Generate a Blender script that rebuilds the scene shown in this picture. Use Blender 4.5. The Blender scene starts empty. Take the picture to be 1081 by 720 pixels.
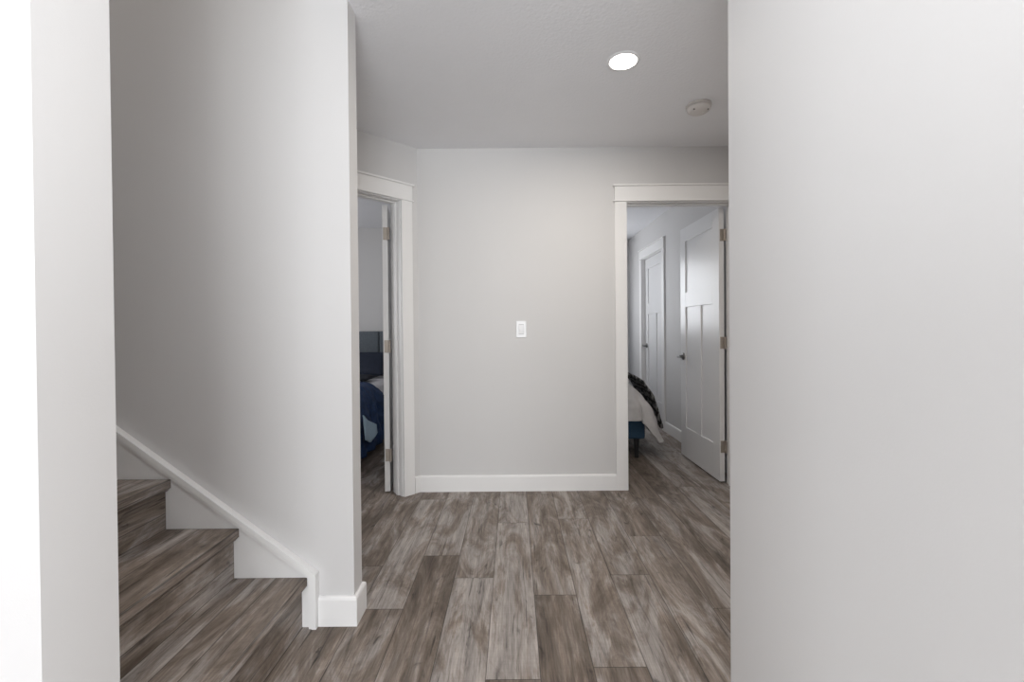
import bpy, bmesh, math, random
from mathutils import Vector, Matrix, noise, Euler
random.seed(7)
S = bpy.context.scene
COL = S.collection
PI = math.pi
# ------------------------------------------------------------------ camera
W_PX, H_PX, F_PX = 1081.0, 720.0, 475.0
CAM_H = 1.151
cd = bpy.data.cameras.new('camera'); cam = bpy.data.objects.new('camera', cd); COL.objects.link(cam)
cd.sensor_width = 36.0; cd.lens = 36.0 * F_PX / W_PX
cd.shift_x = -1.5 / W_PX; cd.shift_y = -7.9 / W_PX; cd.clip_start = 0.02
cam.matrix_world = (Matrix.Translation((0, 0, CAM_H)) @ Matrix.Rotation(math.radians(90 - 0.5), 4, 'X')
                    @ Matrix.Rotation(math.radians(-0.49), 4, 'Z'))
S.camera = cam
# ------------------------------------------------------------------ light
S.view_settings.view_transform = 'Standard'; S.view_settings.look = 'None'
S.view_settings.gamma = 1.0; S.view_settings.use_curve_mapping = False
S.view_settings.exposure = 0.18
wd = bpy.data.worlds.new('world'); S.world = wd; wd.use_nodes = True
wd.node_tree.nodes['Background'].inputs[0].default_value = (0.80, 0.88, 1.0, 1)
wd.node_tree.nodes['Background'].inputs[1].default_value = 0.6

def area(name, loc, rot, sx, sy, power, col):
    l = bpy.data.lights.new(name, 'AREA'); l.shape = 'RECTANGLE'; l.size = sx; l.size_y = sy
    l.energy = power; l.color = col
    o = bpy.data.objects.new(name, l); o.location = loc; o.rotation_euler = rot; COL.objects.link(o)
    return o
DAY = (0.93, 0.968, 1.0)
area('daylight_entry', (0.35, -4.5, 1.05), (PI/2, 0, 0), 2.7, 2.0, 150, DAY)              # glazed entry behind the camera
area('side_fill_left', (-3.1, 0.2, 1.0), (0, -PI/2, 0), 1.8, 0.9, 29, DAY)                # added fill out of view at left, brightens the right-hand wall
area('side_fill_right', (2.4, -0.35, 1.0), (0, PI/2, 0), 1.8, 0.9, 36, DAY)          # added fill from the right, evens out the left-hand wall face
area('daylight_bedroom_right', (0.45, 6.5, 1.55), (-PI/2, 0, 0), 1.3, 1.1, 20, (0.93, 0.96, 1.0))
area('daylight_bedroom_left', (-3.5, 3.9, 1.5), (0, -PI/2, 0), 1.2, 1.3, 19, (0.97, 0.98, 1.0))
area('overhead_fill', (-0.1, 0.15, 2.42), (0, 0, 0), 0.5, 0.5, 3, (1, 0.96, 0.92))  # added fill overhead for the two near walls, no fixture there
area('upward_fill', (-0.1, -0.45, 1.30), (2.40, 0, 0), 0.4, 0.4, 8.5, (0.93, 0.968, 1.0)).data.spread = math.radians(125)  # added fill behind the camera, tilted up to lift ceiling and walls
area('stairwell_fill', (-2.4, 1.33, 4.5), (0, 0, 0), 0.7, 0.5, 14, (1, 0.96, 0.92))  # added fill high in the stairwell, brightens its wall and the treads

# ------------------------------------------------------------------ materials
def mat(name, col, rough=0.5, metal=0.0, spec=0.5):
    m = bpy.data.materials.new(name); m.use_nodes = True
    b = m.node_tree.nodes['Principled BSDF']
    b.inputs['Base Color'].default_value = (*col, 1); b.inputs['Roughness'].default_value = rough
    b.inputs['Metallic'].default_value = metal; b.inputs['Specular IOR Level'].default_value = spec
    return m
def N(m, t, **kw):
    n = m.node_tree.nodes.new(t)
    for k, v in kw.items(): setattr(n, k, v)
    return n
def L(m, a, b): m.node_tree.links.new(a, b)
def mottle(m, scale, amount, bump=0.0, bscale=200, detail=3, stretch=(1, 1, 1), dist=0.002):
    """procedural mottling of the base colour and a fine bump"""
    b = m.node_tree.nodes['Principled BSDF']; col = tuple(b.inputs['Base Color'].default_value)
    tc = N(m, 'ShaderNodeTexCoord'); mp = N(m, 'ShaderNodeMapping'); mp.inputs['Scale'].default_value = stretch
    L(m, tc.outputs['Object'], mp.inputs['Vector'])
    n = N(m, 'ShaderNodeTexNoise'); n.inputs['Scale'].default_value = scale; n.inputs['Detail'].default_value = detail
    L(m, mp.outputs['Vector'], n.inputs['Vector'])
    r = N(m, 'ShaderNodeMix', data_type='RGBA')
    r.inputs[6].default_value = tuple(c * (1 - amount) for c in col[:3]) + (1,)
    r.inputs[7].default_value = tuple(min(1, c * (1 + amount)) for c in col[:3]) + (1,)
    L(m, n.outputs['Fac'], r.inputs[0]); L(m, r.outputs[2], b.inputs['Base Color'])
    if bump:
        n2 = N(m, 'ShaderNodeTexNoise'); n2.inputs['Scale'].default_value = bscale; n2.inputs['Detail'].default_value = 2
        L(m, mp.outputs['Vector'], n2.inputs['Vector'])
        bp = N(m, 'ShaderNodeBump'); bp.inputs['Strength'].default_value = bump; bp.inputs['Distance'].default_value = dist
        L(m, n2.outputs['Fac'], bp.inputs['Height']); L(m, bp.outputs['Normal'], b.inputs['Normal'])
    return m
M_WALL = mottle(mat('wall_paint', (0.695, 0.683, 0.676), 0.6, spec=0.3), 3, 0.012, 0.08, 260)
M_CEIL = mottle(mat('ceiling_texture', (0.90, 0.90, 0.92), 0.9, spec=0.1), 6, 0.015, 0.5, 70, dist=0.004)
M_TRIM = mottle(mat('trim_paint', (0.90, 0.89, 0.88), 0.38), 4, 0.01)
M_DOOR = mottle(mat('door_paint', (0.83, 0.825, 0.825), 0.30), 4, 0.01)
M_PLASTIC = mat('white_plastic', (0.84, 0.84, 0.85), 0.3)
M_CREAM = mat('cream_plastic', (0.70, 0.665, 0.64), 0.45)
M_DARKSLOT = mat('dark_slot', (0.10, 0.09, 0.085), 0.6)
M_GREYSLOT = mat('grey_slot', (0.40, 0.40, 0.41), 0.5)
M_NICKEL = mottle(mat('satin_nickel', (0.44, 0.39, 0.34), 0.5, 0.7), 40, 0.1)
M_STEEL = mat('dark_lever', (0.20, 0.195, 0.19), 0.3, 0.9)
M_LENS = bpy.data.materials.new('lamp_lens'); M_LENS.use_nodes = True
_b = M_LENS.node_tree.nodes['Principled BSDF']; _b.inputs['Emission Color'].default_value = (1, 0.95, 0.86, 1)
_b.inputs['Emission Strength'].default_value = 9.0; _b.inputs['Base Color'].default_value = (0.9, 0.9, 0.9, 1)
M_HEAD = mottle(mat('headboard_fabric', (0.13, 0.15, 0.17), 0.9), 90, 0.35, 0.6, 300)
M_NAVY = mottle(mat('navy_fabric', (0.012, 0.019, 0.040), 0.75), 30, 0.3, 0.4, 250)
M_INK = mottle(mat('ink_fabric', (0.008, 0.012, 0.022), 0.8), 30, 0.3, 0.4, 250)
M_BLUE = mottle(mat('blue_plush', (0.012, 0.042, 0.125), 0.6), 22, 0.7, 0.6, 90, stretch=(1, 3, 1))
M_PALE = mottle(mat('pale_blue_lining', (0.50, 0.66, 0.78), 0.8), 60, 0.15)
M_SHEET = mottle(mat('white_bedding', (0.82, 0.81, 0.84), 0.85), 12, 0.06)
M_DUVET = mottle(mat('greyish_duvet', (0.55, 0.53, 0.52), 0.85), 8, 0.34)
M_TEAL = mottle(mat('blue_upholstery', (0.022, 0.058, 0.105), 0.85), 120, 0.3, 0.4, 400)
M_LEG = mat('black_leg', (0.012, 0.012, 0.013), 0.4)
M_BEDDARK = mottle(mat('dark_bed_fabric', (0.010, 0.011, 0.014), 0.9), 100, 0.3)
M_THROW = mat('patterned_throw', (0.03, 0.03, 0.03), 0.85)
def throw_nodes(m):
    b = m.node_tree.nodes['Principled BSDF']
    tc = N(m, 'ShaderNodeTexCoord'); wv = N(m, 'ShaderNodeTexWave'); wv.inputs['Scale'].default_value = 9
    wv.inputs['Distortion'].default_value = 5; wv.inputs['Detail'].default_value = 2; wv.inputs['Detail Scale'].default_value = 2.5
    L(m, tc.outputs['Object'], wv.inputs['Vector'])
    cr = N(m, 'ShaderNodeValToRGB'); cr.color_ramp.elements[0].position = 0.45; cr.color_ramp.elements[0].color = (0.018, 0.017, 0.017, 1)
    cr.color_ramp.elements[1].position = 0.95; cr.color_ramp.elements[1].color = (0.26, 0.25, 0.25, 1)
    L(m, wv.outputs['Fac'], cr.inputs['Fac']); L(m, cr.outputs['Color'], b.inputs['Base Color'])
throw_nodes(M_THROW)

def wood_material():
    """weathered grey-brown plank: uv 'grain' runs in metres (u across, v along), uv 'edge' is the place inside the board"""
    m = mat('weathered_plank', (0.2, 0.17, 0.15), 0.5, spec=0.35); b = m.node_tree.nodes['Principled BSDF']
    uv = N(m, 'ShaderNodeUVMap', uv_map='grain'); ton = N(m, 'ShaderNodeAttribute', attribute_name='tone')
    def nz(sx, sy, scale, det, rough=0.55, dist=0.0):
        mp = N(m, 'ShaderNodeMapping'); mp.inputs['Scale'].default_value = (sx, sy, 1); L(m, uv.outputs['UV'], mp.inputs['Vector'])
        n = N(m, 'ShaderNodeTexNoise'); n.inputs['Scale'].default_value = scale; n.inputs['Detail'].default_value = det
        n.inputs['Roughness'].default_value = rough; n.inputs['Distortion'].default_value = dist
        L(m, mp.outputs['Vector'], n.inputs['Vector']); return n.outputs['Fac']
    def ramp(fac, stops):
        c = N(m, 'ShaderNodeValToRGB'); e = c.color_ramp.elements
        e[0].position, e[0].color = stops[0][0], (*stops[0][1], 1); e[1].position, e[1].color = stops[-1][0], (*stops[-1][1], 1)
        for p, cc in stops[1:-1]:
            x = e.new(p); x.color = (*cc, 1)
        L(m, fac, c.inputs['Fac']); return c.outputs['Color']
    def mul(a, c):
        x = N(m, 'ShaderNodeMix', data_type='RGBA', blend_type='MULTIPLY'); x.inputs[0].default_value = 1
        L(m, a, x.inputs[6]); L(m, c, x.inputs[7]); return x.outputs[2]
    g = lambda v: (v, v, v)
    add = N(m, 'ShaderNodeMath', operation='MULTIPLY_ADD'); add.inputs[1].default_value = 0.25
    sub = N(m, 'ShaderNodeMath', operation='SUBTRACT'); sub.inputs[1].default_value = 0.125
    L(m, ton.outputs['Fac'], add.inputs[0]); L(m, nz(7, 1.9, 1, 7, 0.68, 1.2), sub.inputs[0]); L(m, sub.outputs[0], add.inputs[2])
    base = ramp(add.outputs[0], [(0.30, (0.100, 0.073, 0.057)), (0.42, (0.190, 0.150, 0.120)), (0.52, (0.270, 0.222, 0.187)),
                                 (0.64, (0.43, 0.385, 0.355))])
    streak = ramp(nz(19, 2.0, 1, 8, 0.68, 1.3), [(0.29, g(0.46)), (0.40, g(0.84)), (0.53, g(1.0)), (0.70, g(1.25))])
    fine = ramp(nz(170, 9, 1, 4, 0.65), [(0.3, g(0.70)), (0.7, g(1.24))])
    knot = ramp(nz(17, 7, 1, 3, 0.5, 1.2), [(0.24, g(0.30)), (0.33, g(0.92)), (0.40, g(1.0))])
    saw = ramp(nz(7, 130, 1, 2), [(0.3, g(0.90)), (0.7, g(0.97))])
    crack = ramp(nz(70, 2.6, 1, 4, 0.6, 0.5), [(0.31, g(0.35)), (0.38, g(0.92)), (0.43, g(1.0))])
    strip = ramp(nz(30, 0.35, 1, 1, 0.3, 0.1), [(0.40, g(0.88)), (0.47, g(0.98)), (0.53, g(1.0)), (0.60, g(1.10))])
    c = mul(mul(mul(mul(mul(mul(base, streak), fine), knot), saw), crack), strip)
    # groove between boards
    ed = N(m, 'ShaderNodeUVMap', uv_map='edge'); sp = N(m, 'ShaderNodeSeparateXYZ'); L(m, ed.outputs['UV'], sp.inputs[0])
    mn = N(m, 'ShaderNodeMath', operation='MINIMUM'); L(m, sp.outputs['X'], mn.inputs[0]); L(m, sp.outputs['Y'], mn.inputs[1])
    mr = N(m, 'ShaderNodeMapRange'); mr.inputs['From Min'].default_value = 0.0008; mr.inputs['From Max'].default_value = 0.0024
    mr.inputs['To Min'].default_value = 0.38; mr.inputs['To Max'].default_value = 1.0; L(m, mn.outputs[0], mr.inputs['Value'])
    c = mul(c, mr.outputs[0])
    L(m, c, b.inputs['Base Color'])
    bp = N(m, 'ShaderNodeBump'); bp.inputs['Strength'].default_value = 0.25; bp.inputs['Distance'].default_value = 0.001
    L(m, nz(120, 5, 1, 4), bp.inputs['Height']); L(m, bp.outputs['Normal'], b.inputs['Normal'])
    return m
M_WOOD = wood_material()

# ------------------------------------------------------------------ mesh helpers
def link(name, bm, m, parent=None, smooth=False):
    me = bpy.data.meshes.new(name); bm.normal_update(); bm.to_mesh(me); bm.free()
    for x in (m if isinstance(m, (list, tuple)) else [m]): me.materials.append(x)
    if smooth:
        for p in me.polygons: p.use_smooth = True
    o = bpy.data.objects.new(name, me); COL.objects.link(o)
    if parent is not None: o.parent = parent
    return o
def empty(name, loc=(0, 0, 0), mw=None):
    o = bpy.data.objects.new(name, None); o.empty_display_size = 0.1; COL.objects.link(o)
    if mw is not None: o.matrix_world = mw
    else: o.location = loc
    return o
def tag(o, label, cat, group=None):
    o['label'] = label; o['category'] = cat
    if group: o['group'] = group
    return o
def struct(o): o['kind'] = 'structure'; return o
def box(bm, a, b, bev=0.0, seg=2):
    x0, y0, z0 = (min(a[i], b[i]) for i in range(3)); x1, y1, z1 = (max(a[i], b[i]) for i in range(3))
    t = bmesh.new()
    bmesh.ops.create_cube(t, size=1)
    for v in t.verts: v.co = Vector(((x0 + x1) / 2 + v.co.x * (x1 - x0), (y0 + y1) / 2 + v.co.y * (y1 - y0), (z0 + z1) / 2 + v.co.z * (z1 - z0)))
    if bev: bmesh.ops.bevel(t, geom=t.edges[:], offset=bev, segments=seg, profile=0.5, affect='EDGES')
    merge(bm, t); return bm
def merge(bm, t):
    me = bpy.data.meshes.new('tmp'); t.to_mesh(me); t.free(); bm.from_mesh(me); bpy.data.meshes.remove(me)
def prism(bm, pts, z0, z1):
    """vertical prism over a plan polygon (counter-clockwise)"""
    lo = [bm.verts.new((x, y, z0)) for x, y in pts]; hi = [bm.verts.new((x, y, z1)) for x, y in pts]
    n = len(pts)
    bm.faces.new(hi); bm.faces.new(lo[::-1])
    for i in range(n): bm.faces.new((lo[i], lo[(i + 1) % n], hi[(i + 1) % n], hi[i]))
    return bm
def extrude_profile(bm, pts, f0, f1):
    """pts: 2-D outline; f0/f1 map (a,b) to start/end 3-D points"""
    lo = [bm.verts.new(f0(*p)) for p in pts]; hi = [bm.verts.new(f1(*p)) for p in pts]
    n = len(pts); bm.faces.new(hi); bm.faces.new(lo[::-1])
    for i in range(n): bm.faces.new((lo[i], lo[(i + 1) % n], hi[(i + 1) % n], hi[i]))
    bmesh.ops.recalc_face_normals(bm, faces=bm.faces[:]); return bm
def lathe(bm, prof, seg=40, mtx=None):
    rings = []
    for r, z in prof:
        rings.append([bm.verts.new((r * math.cos(2 * PI * k / seg), r * math.sin(2 * PI * k / seg), z)) for k in range(seg)] if r > 1e-6 else [bm.verts.new((0, 0, z))])
    for A, B in zip(rings, rings[1:]):
        for k in range(seg):
            q = [A[k % len(A)], A[(k + 1) % len(A)], B[(k + 1) % len(B)], B[k % len(B)]]
            q = [v for i, v in enumerate(q) if v not in q[:i]]
            if len(q) > 2: bm.faces.new(q)
    bmesh.ops.recalc_face_normals(bm, faces=bm.faces[:])
    if mtx is not None: bmesh.ops.transform(bm, matrix=mtx, verts=bm.verts[:])
    return bm
def tube(bm, pts, rad, seg=12):
    pts = [Vector(p) for p in pts]; rings = []
    for i, p in enumerate(pts):
        d = (pts[min(i + 1, len(pts) - 1)] - pts[max(i - 1, 0)]).normalized()
        a = d.orthogonal().normalized() if i == 0 else (rings_a - d * rings_a.dot(d)).normalized()
        rings_a = a; c = d.cross(a); r = rad[i] if isinstance(rad, (list, tuple)) else rad
        rings.append([bm.verts.new(p + (a * math.cos(2 * PI * k / seg) + c * math.sin(2 * PI * k / seg)) * r) for k in range(seg)])
    for A, B in zip(rings, rings[1:]):
        for k in range(seg): bm.faces.new((A[k], A[(k + 1) % seg], B[(k + 1) % seg], B[k]))
    bm.faces.new(rings[0][::-1]); bm.faces.new(rings[-1]); bmesh.ops.recalc_face_normals(bm, faces=bm.faces[:])
    return bm
def frame(origin, u, n):
    """matrix of a wall frame: local x = along the wall, local y = into the wall, local z = up"""
    u = Vector((u[0], u[1], 0)).normalized(); d = -Vector((n[0], n[1], 0)).normalized()
    return Matrix(((u.x, d.x, 0, origin[0]), (u.y, d.y, 0, origin[1]), (0, 0, 1, 0), (0, 0, 0, 1)))

# ------------------------------------------------------------------ key dimensions
CEIL = 2.44; TH = 0.115
YF = 3.205                     # far hall wall
CX, CY = -0.677, YF            # corner where the angled wall starts
R2 = math.sqrt(0.5)
YS, YSB = 1.756, 1.846         # stair wall, front and back
XSE = -0.633                   # end of the stair wall
DW, DHT = 0.76, 2.045          # door openings
XO = 0.813                     # left jamb of the right doorway
BXR = 1.69; BYF = 6.58         # right bedroom
BH, BT = 0.115, 0.014          # baseboards

# ------------------------------------------------------------------ structure: floor
def wood_layers(bm): return bm.loops.layers.uv.new('grain'), bm.loops.layers.uv.new('edge'), bm.faces.layers.float.new('tone')
def edge_cell(bm, lay, corners, w, l, tone, off):
    """one board face; corners p00 p10 p11 p01 (u across, v along). Split in a frame so 'edge' stores the distance to the rim"""
    ga, ea, ta = lay
    P = [Vector(c) for c in corners]
    def pt(a, b): return (P[0] * (1 - a) + P[1] * a) * (1 - b) + (P[3] * (1 - a) + P[2] * a) * b
    r = min(0.012, w * 0.3, l * 0.3); us = [0, r, w - r, w]; vs = [0, r, l - r, l]
    V = [[bm.verts.new(pt(a / w, b / l)) for b in vs] for a in us]
    for i in range(3):
        for j in range(3):
            f = bm.faces.new((V[i][j], V[i + 1][j], V[i + 1][j + 1], V[i][j + 1])); f[ta] = tone
            for lp, (a, b) in zip(f.loops, ((i, j), (i + 1, j), (i + 1, j + 1), (i, j + 1))):
                lp[ga].uv = (us[a] + off[0], vs[b] + off[1]); lp[ea].uv = (0 if a in (0, 3) else r, 0 if b in (0, 3) else r)
bm = bmesh.new(); lay = wood_layers(bm)
PW, PL, X0 = 0.182, 1.20, 0.0805
joint = {0: 1.939, -1: 2.67, -2: 2.079, -3: 2.287, -4: 1.850, 1: 1.52, 2: 2.095, 3: 2.485}
tones = {}
for k in range(-21, 15):
    xa = X0 + PW * k; j0 = joint.get(k, random.uniform(0, PL)); j0 = j0 - PL * math.ceil((j0 + 4.8) / PL)
    y = j0
    while y < BYF + 0.2:
        if not (xa > 2.6 or xa < -3.7):
            edge_cell(bm, lay, ((xa, y, 0), (xa + PW, y, 0), (xa + PW, y + PL, 0), (xa, y + PL, 0)), PW, PL,
                      random.uniform(0.25, 0.85) if random.random() < 0.85 else random.uniform(0.85, 1.0), (random.uniform(0, 60), random.uniform(0, 60)))
        y += PL
struct(link('floor', bm, M_WOOD))

# ------------------------------------------------------------------ structure: walls
def wall(name, boxes=(), prisms=(), m=M_WALL):
    bm = bmesh.new()
    for a, b in boxes: box(bm, a, b)
    for p, z0, z1 in prisms: prism(bm, p, z0, z1)
    return struct(link(name, bm, m))
def ang(t, d):                # plan point on the angled wall: t along, d into the wall
    return (CX - R2 * t - R2 * d, CY - R2 * t + R2 * d)
MB = (CX - TH * math.tan(PI / 8), YF + TH)        # mitre at the back
JT = 0.02
wall('wall_far', [((XO - JT, YF, DHT + JT), (XO + DW + JT, YF + TH, CEIL)), ((XO + DW + JT, YF, 0), (1.87, YF + TH, CEIL))],
     [([(CX, YF), (XO - JT, YF), (XO - JT, YF + TH), MB], 0, CEIL)])
T0 = 0.14; T1 = T0 + DW
wall('wall_angled', [], [([ang(0, 0), MB, ang(T0 - JT, TH), ang(T0 - JT, 0)], 0, CEIL),
                         ([ang(T0 - JT, 0), ang(T0 - JT, TH), ang(T1 + JT, TH), ang(T1 + JT, 0)], DHT + JT, CEIL),
                         ([ang(T1 + JT, 0), ang(T1 + JT, TH), ang(1.80, TH), ang(1.915, 0)], 0, CEIL)])
wall('wall_stair', [((-3.2, YS, 0), (XSE, YSB, CEIL)), ((-3.2, YS, CEIL), (-0.8, YSB, 4.6))])
wall('wall_left_near', [((-3.2, 0.752, 0), (-0.798, 0.9, CEIL)), ((-3.2, 0.752, CEIL), (-0.798, 0.9, 4.6))])
wall('wall_right_near', [((0.576, 0.3, 0), (1.87, 1.2, CEIL))])
wall('wall_right_front', [((2.5, -4.6, 0), (2.62, 0.3, CEIL)), ((1.87, 0.3, 0), (2.62, 0.42, CEIL))])
wall('wall_right_hall', [((1.75, 1.2, 0), (1.87, YF, CEIL))])
wall('wall_back', [((-3.32, -4.72, 0), (2.62, -4.6, CEIL))])
wall('wall_left_front', [((-3.32, -4.6, 0), (-3.2, 0.752, CEIL))])
wall('wall_left_stairwell', [((-3.32, 0.752, 0), (-3.2, YSB, 4.6))])
wall('wall_upper_stairwell', [((-0.8, 0.752, CEIL + 0.08), (-0.7, YSB, 4.6))])
C0, C1 = 5.09, 5.88            # closet opening
wall('wall_right_bedroom', [((BXR, YF + TH, 0), (BXR + TH, C0 - JT, CEIL)), ((BXR, C1 + JT, 0), (BXR + TH, BYF, CEIL)),
                            ((BXR, C0 - JT, DHT + JT), (BXR + TH, C1 + JT, CEIL))])
wall('wall_far_bedroom', [((-0.6, BYF, 0), (BXR + TH, BYF + 0.12, CEIL))])
wall('wall_between_bedrooms', [((-0.7, YF + TH, 0), (-0.6, BYF + 0.12, CEIL))])
wall('wall_far_bedroom_left', [((-3.6, 5.66, 0), (-0.7, 5.78, CEIL))])
wall('wall_left_bedroom', [((-3.72, YSB, 0), (-3.6, 5.78, CEIL))])
wall('wall_near_bedroom_left', [((-3.6, YSB, 0), (-3.2, YSB + 0.1, CEIL))])
bm = bmesh.new()
box(bm, (-0.8, -4.72, CEIL), (1.87, BYF + 0.12, CEIL + 0.08)); box(bm, (1.87, -4.72, CEIL), (2.62, 0.42, CEIL + 0.08)); box(bm, (-3.32, -4.72, CEIL), (-0.8, 0.752, CEIL + 0.08))
box(bm, (-3.72, YSB, CEIL), (-0.8, BYF + 0.12, CEIL + 0.08))
box(bm, (-3.32, 0.752, 4.6), (-0.7, YSB, 4.68))
struct(link('ceiling', bm, M_CEIL))

# ------------------------------------------------------------------ baseboards
def base_profile(): return [(0, 0), (BT, 0), (BT, BH - 0.012), (BT - 0.003, BH - 0.004), (BT - 0.008, BH), (0, BH)]
def base_run(bm, p, q, n, e0=0.0, e1=0.0):
    """run from p to q on the wall, projecting along n; e0/e1 lengthen the outer edge at each end (mitres)"""
    p = Vector((*p, 0)); q = Vector((*q, 0)); n = Vector((*n, 0)).normalized(); d = (q - p).normalized()
    f0 = lambda a, b: p + n * a - d * (e0 * a / BT) + Vector((0, 0, b))
    f1 = lambda a, b: q + n * a + d * (e1 * a / BT) + Vector((0, 0, b))
    t = bmesh.new(); extrude_profile(t, base_profile(), f0, f1); merge(bm, t)
def baseboard(name, runs):
    bm = bmesh.new()
    for r in runs: base_run(bm, *r)
    return struct(link(name, bm, M_TRIM))
baseboard('baseboard_far', [((CX, YF), (XO - 0.005 - 0.084, YF), (0, -1), -BT * math.tan(PI / 8), 0)])
baseboard('baseboard_angled', [(ang(0.044, 0), ang(0, 0), (R2, -R2), 0, -BT * math.tan(PI / 8)), (ang(1.88, 0), ang(T1 + 0.09, 0), (R2, -R2))])
baseboard('baseboard_stair', [((-0.770, YS), (XSE, YS), (0, -1), 0, BT), ((XSE, YS), (XSE, YSB), (1, 0), BT, BT), ((XSE, YSB), (-1.9, YSB), (0, 1), BT, 0)])
baseboard('baseboard_right_bedroom', [((BXR, C0 - 0.09), (BXR, YF + TH + BT), (-1, 0)), ((BXR, BYF - BT), (BXR, C1 + 0.09), (-1, 0))])
baseboard('baseboard_far_bedroom', [((-0.6, BYF), (BXR, BYF), (0, -1))])
baseboard('baseboard_right_hall', [((1.75, YF - 0.02), (1.75, 1.2), (-1, 0))])
baseboard('baseboard_far_bedroom_left', [((-3.6, 5.66), (-0.7, 5.66), (0, -1))])

# ------------------------------------------------------------------ door trim: casing, header, jambs
def doorway(n, origin, u, nrm, width, thick=TH, cw=0.084, both=True):
    mw = frame(origin, u, nrm); root = struct(empty('trim_%d' % n, mw=mw))
    ct = 0.018; rv = 0.005; top = DHT
    for nm, xa in (('casing', -rv - cw), ('casing', width + rv)):
        bm = bmesh.new(); box(bm, (xa, -ct, 0), (xa + cw, 0, top + rv), 0.002)
        if both: box(bm, (xa, thick, 0), (xa + cw, thick + ct, top + rv), 0.002)
        link(nm, bm, M_TRIM, root)
    bm = bmesh.new(); xa, xb = -rv - cw, width + rv + cw; zf = top + rv
    sides = [(-1, 0.0)] + ([(1, thick)] if both else [])
    for s, y0 in sides:
        box(bm, (xa, y0, zf + 0.010), (xb, y0 + s * 0.020, zf + 0.108), 0.0015)
    link('header', bm, M_TRIM, root)
    bm = bmesh.new()
    for s, y0 in sides: box(bm, (xa - 0.010, y0, zf), (xb + 0.010, y0 + s * 0.027, zf + 0.010), 0.003)
    link('header_fillet', bm, M_TRIM, root)
    bm = bmesh.new()
    for s, y0 in sides: box(bm, (xa - 0.012, y0, zf + 0.108), (xb + 0.012, y0 + s * 0.032, zf + 0.121), 0.003)
    link('header_cap', bm, M_TRIM, root)
    for nm, b0, b1 in (('jamb', (-JT, 0, 0), (0, thick, top)), ('jamb', (width, 0, 0), (width + JT, thick, top)),
                       ('head_jamb', (-JT, 0, top), (width + JT, thick, top + JT))):
        bm = bmesh.new(); box(bm, b0, b1); link(nm, bm, M_TRIM, root)
    bm = bmesh.new(); a = thick - 0.04 - 0.032
    box(bm, (0, a, 0), (0.011, a + 0.032, top), 0.002); box(bm, (width - 0.011, a, 0), (width, a + 0.032, top), 0.002)
    box(bm, (0.011, a, top - 0.011), (width - 0.011, a + 0.032, top), 0.002)
    link('door_stop', bm, M_TRIM, root)
    return mw
doorway(1, ang(T0, 0), (-R2, -R2), (R2, -R2), DW)
doorway(2, (XO, YF), (1, 0), (0, -1), DW)
doorway(3, (BXR, C1), (0, -1), (-1, 0), C1 - C0, both=False)

# ------------------------------------------------------------------ doors
DT = 0.038; LW = DW - 0.006; LH0, LH1 = 0.012, 2.036
def leaf_mesh(w):
    """leaf in its own frame: x from the hinge edge, y 0..DT thickness, three recessed panels on both faces"""
    bm = bmesh.new(); st = 0.112; mu = 0.105; k = 0.0016
    xs = [(0, st), (w - st, w)]
    for a, b in xs: box(bm, (a, 0, LH0), (b, DT, LH1), k)
    for z0, z1 in ((LH0, 0.275), (1.335, 1.465), (1.915, LH1)): box(bm, (st, 0, z0), (w - st, DT, z1), k)
    box(bm, (w / 2 - mu / 2, 0, 0.275), (w / 2 + mu / 2, DT, 1.335), k)
    box(bm, (st - 0.01, 0.009, 0.265), (w - st + 0.01, DT - 0.009, 1.925))
    return bm
def lever(parent, x, z, side, toward):
    """lever set: rosette + neck + lever; side -1 on the y=0 face, +1 on the y=DT face"""
    y0 = 0 if side < 0 else DT
    h = empty('door_handle'); h.parent = parent; h.location = (x, y0, z)
    rot = Matrix.Rotation(PI / 2 if side < 0 else -PI / 2, 4, 'X')
    bm = bmesh.new(); lathe(bm, [(0, 0), (0.032, 0), (0.032, 0.004), (0.028, 0.009), (0.012, 0.011), (0, 0.011)], 32, rot)
    link('rosette', bm, M_STEEL, h, True)
    bm = bmesh.new(); s = side
    tube(bm, [(0, 0, 0), (0, s * .03, 0), (0, s * .045, 0), (toward * .012, s * .055, 0), (toward * .03, s * .057, 0), (toward * .075, s * .056, .001), (toward * .112, s * .050, .003)],
         [.011, .010, .010, .010, .0095, .0085, .006], 14)
    link('lever', bm, M_STEEL, h, True)
def hinge(parent, z, ysign, back):
    """butt hinge at the hinge edge, one leaf let into the door's edge, knuckle at the pin"""
    bm = bmesh.new(); y = DT if ysign > 0 else 0
    ya, yb = (DT - 0.031, DT) if ysign > 0 else (0, 0.031)
    box(bm, (-0.0022, ya, z - .044), (0.0004, yb, z + .044), 0.0006)
    py = y + ysign * 0.005
    for k in range(3):
        t = bmesh.new(); z0 = z - .044 + k * .0295
        lathe(t, [(0, z0), (.0085, z0), (.0085, z0 + .0285), (0, z0 + .0285)], 14, Matrix.Translation((-0.004, py, 0))); merge(bm, t)
    for sz in (-.03, 0, .03):
        t = bmesh.new(); lathe(t, [(0, 0.0012), (.0025, .0012), (.0032, 0)], 10)
        bmesh.ops.transform(t, matrix=Matrix.Translation((-0.0022, (ya + yb) / 2 + (0.006 if sz else -0.006), z + sz)) @ Matrix.Rotation(-PI / 2, 4, 'Y'), verts=t.verts[:]); merge(bm, t)
    h = link('hinge', bm, M_NICKEL, parent)
    if back is not None:      # the other plate, let into the jamb
        bm = bmesh.new(); box(bm, *back(z), 0.0006); link('jamb_plate', bm, M_NICKEL, h)
HZ = (0.27, 1.04, 1.835)
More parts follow.
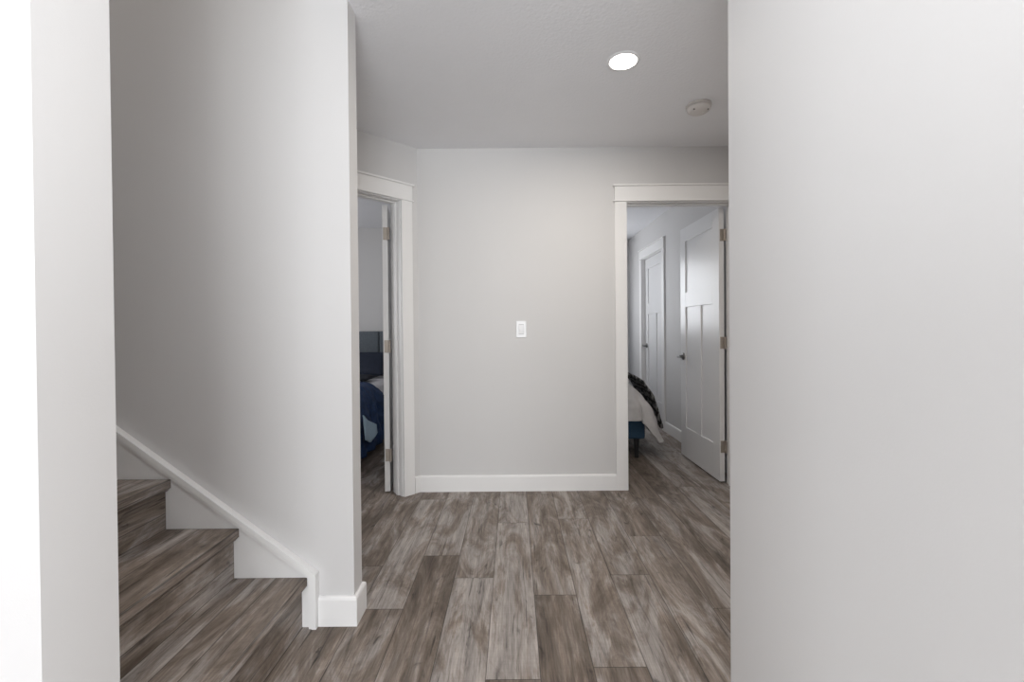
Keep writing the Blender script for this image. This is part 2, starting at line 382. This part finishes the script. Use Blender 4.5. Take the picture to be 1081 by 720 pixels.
def door(n, pin, theta, hand, label, w=LW, handle_sides=(-1, 1), back=None):
    """pin: plan point of the hinge-edge corner on the swing side; theta: direction of the leaf; hand +1: thickness to the left of the leaf direction"""
    mw = Matrix.Translation((pin[0], pin[1], 0)) @ Matrix.Rotation(theta, 4, 'Z')
    if hand < 0: mw = mw @ Matrix.Translation((0, -DT, 0))
    root = struct(empty('door_%d' % n, mw=mw)); tag(root, label, 'door')
    link('leaf', leaf_mesh(w), M_DOOR, root)
    for s in handle_sides: lever(root, w - 0.062, 0.90, s, -1)
    for z in HZ: hinge(root, z, -1 if hand > 0 else 1, back)
    return root
# right doorway: hinged on the right jamb at the bedroom face, open into the bedroom
door(2, (XO + DW - 0.015, YF + TH + 0.004), PI / 2 + math.radians(0.3), 1,
     'white three-panel door standing wide open in the right doorway')
# left doorway: hinged on the jamb by the corner, swung well past square into the bedroom
px, py = ang(T0 + 0.022, TH + 0.012)
door(1, (px, py), math.radians(99.5), 1, 'white door swung open in the angled left doorway, seen edge-on')
# closet door on the bedroom's right wall, closed
def closet():
    mw = frame((BXR, C0), (0, 1), (-1, 0))
    root = struct(empty('door_3', mw=Matrix.Translation((BXR + 0.073, C0 + 0.003, 0)) @ Matrix.Rotation(PI / 2, 4, 'Z')))
    tag(root, 'closed white door in the wall beyond the bed', 'door')
    w = C1 - C0 - 0.006
    bm = leaf_mesh(w); link('leaf', bm, M_DOOR, root)
    lever(root, w - 0.062, 0.93, 1, -1)
closet()

# ------------------------------------------------------------------ staircase
stair = tag(empty('staircase', (-0.83, 1.33, 0)), 'wood plank staircase with white skirt board climbing left between white walls', 'staircase')
RISE, RUN, NX = 0.194, 0.262, -0.810
SY0, SY1 = 0.901, YS - 0.016
def wood_box(name, x0, x1, z0, z1, boards, tone, parent, nose=False):
    """tread or riser: boards run along y; board seams on top and front, nose chamfered underneath"""
    bm = bmesh.new(); lay = wood_layers(bm); l = SY1 - SY0
    def strip(pa, pb, tn, of, rim=True):
        # pa, pb: (x,z) ends of the strip across the board
        w = math.hypot(pb[0] - pa[0], pb[1] - pa[1])
        if w < 1e-5: return
        edge_cell(bm, lay, ((pa[0], SY0, pa[1]), (pb[0], SY0, pb[1]), (pb[0], SY1, pb[1]), (pa[0], SY1, pa[1])), w, l, tn, of)
    o = Vector((-0.83, 1.33, 0))
    if nose:
        xs = [x1] + [x1 - b for b in boards] + [x0]
        c = 0.006
        for i in range(len(xs) - 1):
            strip((xs[i + 1], z1), (xs[i] - (c * .4 if i == 0 else 0), z1), tone + random.uniform(-.25, .2), (random.uniform(0, 60), random.uniform(0, 60)))
        of = (random.uniform(0, 60), random.uniform(0, 60))
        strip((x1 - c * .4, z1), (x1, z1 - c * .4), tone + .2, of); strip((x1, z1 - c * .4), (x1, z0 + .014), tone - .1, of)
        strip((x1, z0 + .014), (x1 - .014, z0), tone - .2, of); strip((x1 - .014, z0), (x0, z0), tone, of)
        out = [(x0, z0), (x1 - .014, z0), (x1, z0 + .014), (x1, z1 - c * .4), (x1 - c * .4, z1), (x0, z1)]
    else:
        zs = [z0] + [z0 + b for b in boards] + [z1]
        for a, b in zip(zs, zs[1:]): strip((x1, b), (x1, a), tone + random.uniform(-.25, .2), (random.uniform(0, 60), random.uniform(0, 60)))
        strip((x0, z1), (x1, z1), tone, (3, 3)); strip((x0, z0), (x0, z1), tone, (5, 5))
        out = [(x0, z0), (x1, z0), (x1, z1), (x0, z1)]
    ga, ea, ta = lay
    for yy in (SY0, SY1):
        f = bm.faces.new([bm.verts.new((x, yy, z)) for x, z in out]); f[ta] = tone
        for lp in f.loops: lp[ga].uv = (lp.vert.co.z * 2, lp.vert.co.x); lp[ea].uv = (.01, .01)
    bmesh.ops.translate(bm, vec=-o, verts=bm.verts[:])
    bmesh.ops.remove_doubles(bm, verts=bm.verts[:], dist=1e-6); bmesh.ops.recalc_face_normals(bm, faces=bm.faces[:])
    return link(name, bm, M_WOOD, parent)
NST = 8; TT = 0.046; OV = 0.021
tread_seams = [[0.118, 0.2], [0.15], [0.12, 0.2]]
for i in range(NST):
    nx = NX - RUN * i; zt = RISE * (i + 1)
    wood_box('tread', nx - RUN - OV, nx, zt - TT, zt, tread_seams[i % 3], 0.72, stair, True)
    wood_box('riser', nx - OV - 0.016, nx - OV, RISE * i, zt - TT, [0.062], 0.6, stair)
sl = RISE / RUN
bm = bmesh.new(); o = Vector((-0.83, 1.33, 0))
xe = -0.771; zt0 = 0.211; xl = -3.19
low = NX - RUN * NST
pts = [(xe, 0), (xe, zt0), (xl, zt0 + (xe - xl) * sl), (xl, 0)]
extrude_profile(bm, pts, lambda a, b: Vector((a, YS - 0.001, b)) - o, lambda a, b: Vector((a, YS - 0.015, b)) - o)
sk = link('skirt_board', bm, M_TRIM, stair); sk['label'] = 'white painted skirt board'
bm = bmesh.new(); mwid = 0.030; nrm = Vector((sl, 1)).normalized()       # sloped cap moulding and its plumb return
dz = mwid / nrm.y
def cap(w0, w1, t0, t1):
    """moulding strip between offsets w0..w1 inside the outline, projecting t1"""
    oa = lambda w: (xe - w, zt0 - w * (1 / nrm.y - sl) )
    a, b = oa(w0), oa(w1)
    far = lambda w: (xl, zt0 + (xe - xl) * sl - w / nrm.y)
    for poly in ([a, far(w0), far(w1), b], [(a[0], 0), a, b, (b[0], 0)]):
        t = bmesh.new(); extrude_profile(t, poly, lambda p, q: Vector((p, YS - t0, q)) - o, lambda p, q: Vector((p, YS - t1, q)) - o); merge(bm, t)
cap(0, 0.018, 0.0151, 0.031); cap(0.018, 0.030, 0.0151, 0.027)
link('cap_moulding', bm, M_TRIM, sk)

# ------------------------------------------------------------------ ceiling lamp, smoke detector, switch
lamp = tag(empty('recessed_light', (0.540, 2.178, CEIL)), 'round white recessed ceiling light, glowing', 'ceiling light')
bm = bmesh.new(); lathe(bm, [(0.064, -0.0005), (0.064, -0.004), (0.068, -0.006), (0.078, -0.004), (0.081, 0.0)], 56)
link('trim_ring', bm, M_PLASTIC, lamp, True)
bm = bmesh.new(); lathe(bm, [(0.0, -0.008), (0.040, -0.0075), (0.064, -0.005), (0.064, -0.001), (0, -0.001)], 56)
link('lens', bm, M_LENS, lamp, True)
l = bpy.data.lights.new('recessed_light_beam', 'AREA'); l.shape = 'DISK'; l.size = 0.12; l.energy = 10; l.color = (1, 0.93, 0.84); l.spread = math.radians(178)
lo = bpy.data.objects.new('recessed_light_beam', l); lo.location = (0.540, 2.178, CEIL - 0.012); COL.objects.link(lo)
sd = tag(empty('smoke_detector', (1.083, 2.614, CEIL)), 'round cream smoke detector on the ceiling', 'smoke detector'); sd.scale = (0.95, 0.95, 0.95)
bm = bmesh.new(); lathe(bm, [(0, 0), (0.074, 0), (0.074, -0.008), (0.071, -0.012), (0, -0.012)], 48); link('mounting_base', bm, M_CREAM, sd, True)
bm = bmesh.new(); lathe(bm, [(0.060, -0.012), (0.060, -0.016)], 48); link('vent_gap', bm, M_DARKSLOT, sd)
bm = bmesh.new(); lathe(bm, [(0, -0.016), (0.068, -0.016), (0.070, -0.020), (0.064, -0.034), (0.052, -0.043), (0.030, -0.047), (0, -0.048)], 48); link('cover', bm, M_CREAM, sd, True)
bm = bmesh.new(); lathe(bm, [(0, -0.051), (0.010, -0.050), (0.012, -0.0445)], 24, Matrix.Translation((0.030, 0.0, 0))); link('test_button', bm, M_CREAM, sd, True)
for a in (-2.45, -0.7):
    bm = bmesh.new(); lathe(bm, [(0, -0.0435), (0.006, -0.0425), (0.007, -0.034)], 16, Matrix.Translation((0.052 * math.cos(a), 0.052 * math.sin(a), 0)))
    link('sensor_hole', bm, M_DARKSLOT, sd)
sw = tag(empty('light_switch', (0.056, YF, 1.153)), 'white rocker light switch on the far wall between the doorways', 'light switch')
bm = bmesh.new(); box(bm, (-.036, -.006, -.059), (.036, 0, .059), .003, 3); link('plate', bm, M_PLASTIC, sw)
bm = bmesh.new(); extrude_profile(bm, [(-.0055, -.033), (-.0075, -.033), (-.0105, 0), (-.0075, .033), (-.0055, .033)], lambda a, b: Vector((-.0165, a, b)), lambda a, b: Vector((.0165, a, b))); link('rocker', bm, M_PLASTIC, sw)
bm = bmesh.new(); box(bm, (-.0175, -.0066, -.036), (.0175, -.0058, .036)); link('rocker_gap', bm, M_GREYSLOT, sw)

# ------------------------------------------------------------------ left bedroom bed
def soft_box(bm, a, b, r, seg=4): return box(bm, a, b, r, seg)
def cloth(name, fn, nu, nv, m, thick, wr=0.008, ws=7.0, parent=None, seed=0, flip=1):
    """fn(u,v) -> point; wrinkled, solidified, smooth"""
    bm = bmesh.new(); G = [[None] * (nv + 1) for _ in range(nu + 1)]
    P = [[Vector(fn(i / nu, j / nv)) for j in range(nv + 1)] for i in range(nu + 1)]
    for i in range(nu + 1):
        for j in range(nv + 1):
            du = P[min(i + 1, nu)][j] - P[max(i - 1, 0)][j]; dv = P[i][min(j + 1, nv)] - P[i][max(j - 1, 0)]
            n = du.cross(dv); n = n.normalized() if n.length > 1e-9 else Vector((0, 0, 1))
            p = P[i][j]; w = noise.noise(p * ws + Vector((seed, 0, 0))) + 0.5 * noise.noise(p * ws * 2.3 + Vector((0, seed, 0)))
            G[i][j] = bm.verts.new(p + n * (abs(w) * wr * flip))
    for i in range(nu):
        for j in range(nv): bm.faces.new((G[i][j], G[i + 1][j], G[i + 1][j + 1], G[i][j + 1])[::flip])
    o = link(name, bm, m, parent, True)
    s = o.modifiers.new('solid', 'SOLIDIFY'); s.thickness = thick; s.offset = 1.0
    return o
def poly_at(path, s):
    """point on a polyline (list of (a,b)) at fraction s of its length"""
    d = [math.dist(p, q) for p, q in zip(path, path[1:])]; t = s * sum(d)
    for (p, q), k in zip(zip(path, path[1:]), d):
        if t <= k or (p, q) == (path[-2], path[-1]):
            f = min(1, t / k); return (p[0] + (q[0] - p[0]) * f, p[1] + (q[1] - p[1]) * f)
        t -= k
XB = -1.44; XBL = -2.94; YB0, YB1 = 3.50, 5.55
bed = tag(empty('bed', ((XB + XBL) / 2, (YB0 + YB1) / 2, 0)), 'bed with dark tufted headboard behind the left doorway', 'bed')
o = Vector(bed.location)
def bpart(name, bm, m, smooth=False, par=None):
    bmesh.ops.translate(bm, vec=-o, verts=bm.verts[:]); return link(name, bm, m, par or bed, smooth)
bm = bmesh.new(); soft_box(bm, (XBL, YB0, 0.06), (XB - .01, YB1, 0.30), 0.02); bpart('bed_base', bm, M_BEDDARK)
for x in (XBL + .08, XB - .09):
    for y in (YB0 + .08, YB1 - .10):
        bm = bmesh.new(); box(bm, (x - .03, y - .03, 0), (x + .03, y + .03, .07), .004); bpart('leg', bm, M_LEG)
bm = bmesh.new(); soft_box(bm, (XBL + .01, YB0 + .01, .30), (XB, YB1, .60), 0.06, 5); bpart('mattress', bm, M_SHEET, True)
bm = bmesh.new(); box(bm, (XBL - .04, YB1 + .01, 0.05), (XB + .06, YB1 + .05, 1.145), .008); hb = bpart('headboard', bm, M_HEAD)
npan = 6; pw = (XB + .06 - (XBL - .04)) / npan
for r in range(3):
    for k in range(npan):
        xa = XBL - .04 + pw * k; za = 0.30 + 0.282 * r
        bm = bmesh.new(); soft_box(bm, (xa + .003, YB1 - .045, za + .003), (xa + pw - .003, YB1 + .012, za + 0.279), 0.018, 4); bpart('cushioned_panel', bm, M_HEAD, True, hb)
def pillow(name, loc, rot, sx, sy, sz, m, label, group=None):
    bm = bmesh.new(); bmesh.ops.create_grid(bm, x_segments=20, y_segments=14, size=0.5)
    bot = []
    top = {v.index: v for v in bm.verts}
    for v in bm.verts:
        a, b = abs(v.co.x * 2), abs(v.co.y * 2)
        h = (max(0, 1 - a ** 2.6) ** .55) * (max(0, 1 - b ** 2.6) ** .55)
        q = 1 - .06 * (1 - b * b) * a - .0; qq = 1 - .08 * (1 - a * a) * b
        v.co = Vector((v.co.x * sx * q, v.co.y * sy * qq, h * sz / 2 + noise.noise(v.co * 5) * .008 * h))
    t = bm.copy()
    for v in t.verts: v.co.z = -v.co.z
    merge(bm, t); bmesh.ops.remove_doubles(bm, verts=bm.verts[:], dist=0.0008); bmesh.ops.recalc_face_normals(bm, faces=bm.faces[:])
    p = link(name, bm, m, None, True); p.location = loc; p.rotation_euler = rot
    return tag(p, label, 'pillow', group)
pillow('pillow', (-1.86, 4.84, 0.645), (0, 0, 0), 0.72, 0.38, 0.08, M_INK, 'dark pillow lying flat under the navy one, left bed')
pillow('pillow', (-1.84, 5.27, 0.765), (math.radians(40), 0, 0), 0.72, 0.40, 0.14, M_NAVY, 'navy pillow leaning on the tufted headboard')
# blue blanket over the foot half and down the side
side = [(XBL + .2, .622), (XB - .09, .625), (XB - .03, .612), (XB + .012, .575), (XB + .030, .50), (XB + .045, .30), (XB + .07, .05)]
tot = sum(math.dist(p, q) for p, q in zip(side, side[1:]))
def bl(u, v):
    x, z = poly_at(side, v)
    dr = max(0, .62 - z)
    y1 = 4.50 + 0.55 * min(1, dr / .3) ** 1.2 - .12 * max(0, dr - .42)
    y0 = YB0 + .06
    y = y0 + (y1 - y0) * u
    fold = 0.020 * math.sin(y * 26 + 3 * z) * min(1, dr / .25)
    return (x + fold + dr * .05 + .012, y, max(z, .015))
bk = cloth('blanket', bl, 70, 70, M_BLUE, .012, .032, 9, None, 3, -1); tag(bk, 'deep blue plush blanket draped over the side of the left bed', 'blanket')
def pl(u, v):
    # turned-back corner showing the pale lining
    y = 3.84 + .33 * u; lo_, hi_ = .15 + .10 * abs(u - .55) * 1.2, .43 - .15 * u
    z = lo_ + (hi_ - lo_) * v
    return (XB + .125 + (.5 - z) * .10 + .01 * math.sin(y * 20), y, z)
c = cloth('lining_corner', pl, 14, 12, M_PALE, .006, .004, 9, bk, 5); c['label'] = 'pale blue turned-back lining'

# ------------------------------------------------------------------ right bedroom bed
RX = 1.155; RXL = -0.35; RY0, RY1 = 3.955, 6.05
bed = tag(empty('bed', ((RX + RXL) / 2, (RY0 + RY1) / 2, 0)), 'blue upholstered bed with black legs behind the right doorway', 'bed')
o = Vector(bed.location)
bm = bmesh.new(); soft_box(bm, (RXL, RY0, .176), (RX, RY1, .352), .018, 3); bpart('bed_base', bm, M_TEAL)
for x in (RXL + .08, RX - .065):
    for y in (RY0 + .055, RY1 - .1):
        bm = bmesh.new(); lathe(bm, [(0, 0), (.020, 0), (.028, .178), (0, .178)], 4, Matrix.Translation((x, y, 0)) @ Matrix.Rotation(PI / 4, 4, 'Z')); bpart('leg', bm, M_LEG)
bm = bmesh.new(); soft_box(bm, (RXL + .03, RY0 + .06, .352), (RX - .08, RY1, .60), .06, 5); bpart('mattress', bm, M_SHEET, True)
bm = bmesh.new(); soft_box(bm, (RXL - .03, RY1, .10), (RX + .03, RY1 + .09, 1.15), .03, 4); bpart('headboard', bm, M_TEAL)
# duvet: rises over the mattress, hangs at the foot and further at the right
def duv(u, v):
    # u across towards the right side, v < .5 runs over the bed to the foot, v > .5 down the foot end
    ps = [(RXL + .02, .655), (.92, .665), (1.03, .64), (1.12, .555), (1.19, .44), (1.245, .31), (1.290, .175)]
    x, z = poly_at(ps, u)
    t = max(0, min(1, (x - 1.10) / .16)); zb = .352 - .19 * t * t * (3 - 2 * t)
    if v < .5:
        y = 5.3 + (RY0 + .03 - 5.3) * (v * 2); zz = z
    else:
        k = (v - .5) * 2; zz = z + (min(z, zb) - z) * k
        y = RY0 + .03 - .075 * math.sin(min(1, k * 1.6) * PI / 2) - .03 * k
        y -= .035 * math.exp(-((x - 1.21 + .10 * (zz - .2)) / .05) ** 2) * min(1, k * 2)       # the corner lobe swells outwards
        y += .022 * math.exp(-((x - 1.115 + .16 * (zz - .35)) / .016) ** 2) * min(1, k * 2)    # crease beside it
        y += .008 * math.sin(x * 34 + zz * 14) * k
    return (x + .010 * math.sin(y * 17 + zz * 6) * max(0, min(1, (.62 - zz) * 4)), y, zz)
dv = cloth('duvet', duv, 110, 80, M_DUVET, .012, .02, 6, None, 11, -1); tag(dv, 'rumpled off-white duvet hanging off the foot of the right bed', 'duvet')
def thr(u, v):
    ps = [(RXL + .1, .705), (RX - .24, .735), (RX - .09, .725), (RX + .025, .66), (RX + .11, .54), (RX + .175, .375), (RX + .225, .215)]
    x, z = poly_at(ps, u); y = 4.16 + .62 * v
    return (x + .014 * math.sin(y * 22) * max(0, .65 - z) * 2, y + .03 * math.sin(z * 9), z)
th = cloth('throw_blanket', thr, 60, 30, M_THROW, .016, .012, 8, None, 2); tag(th, 'dark patterned throw over the edge of the off-white duvet', 'throw')
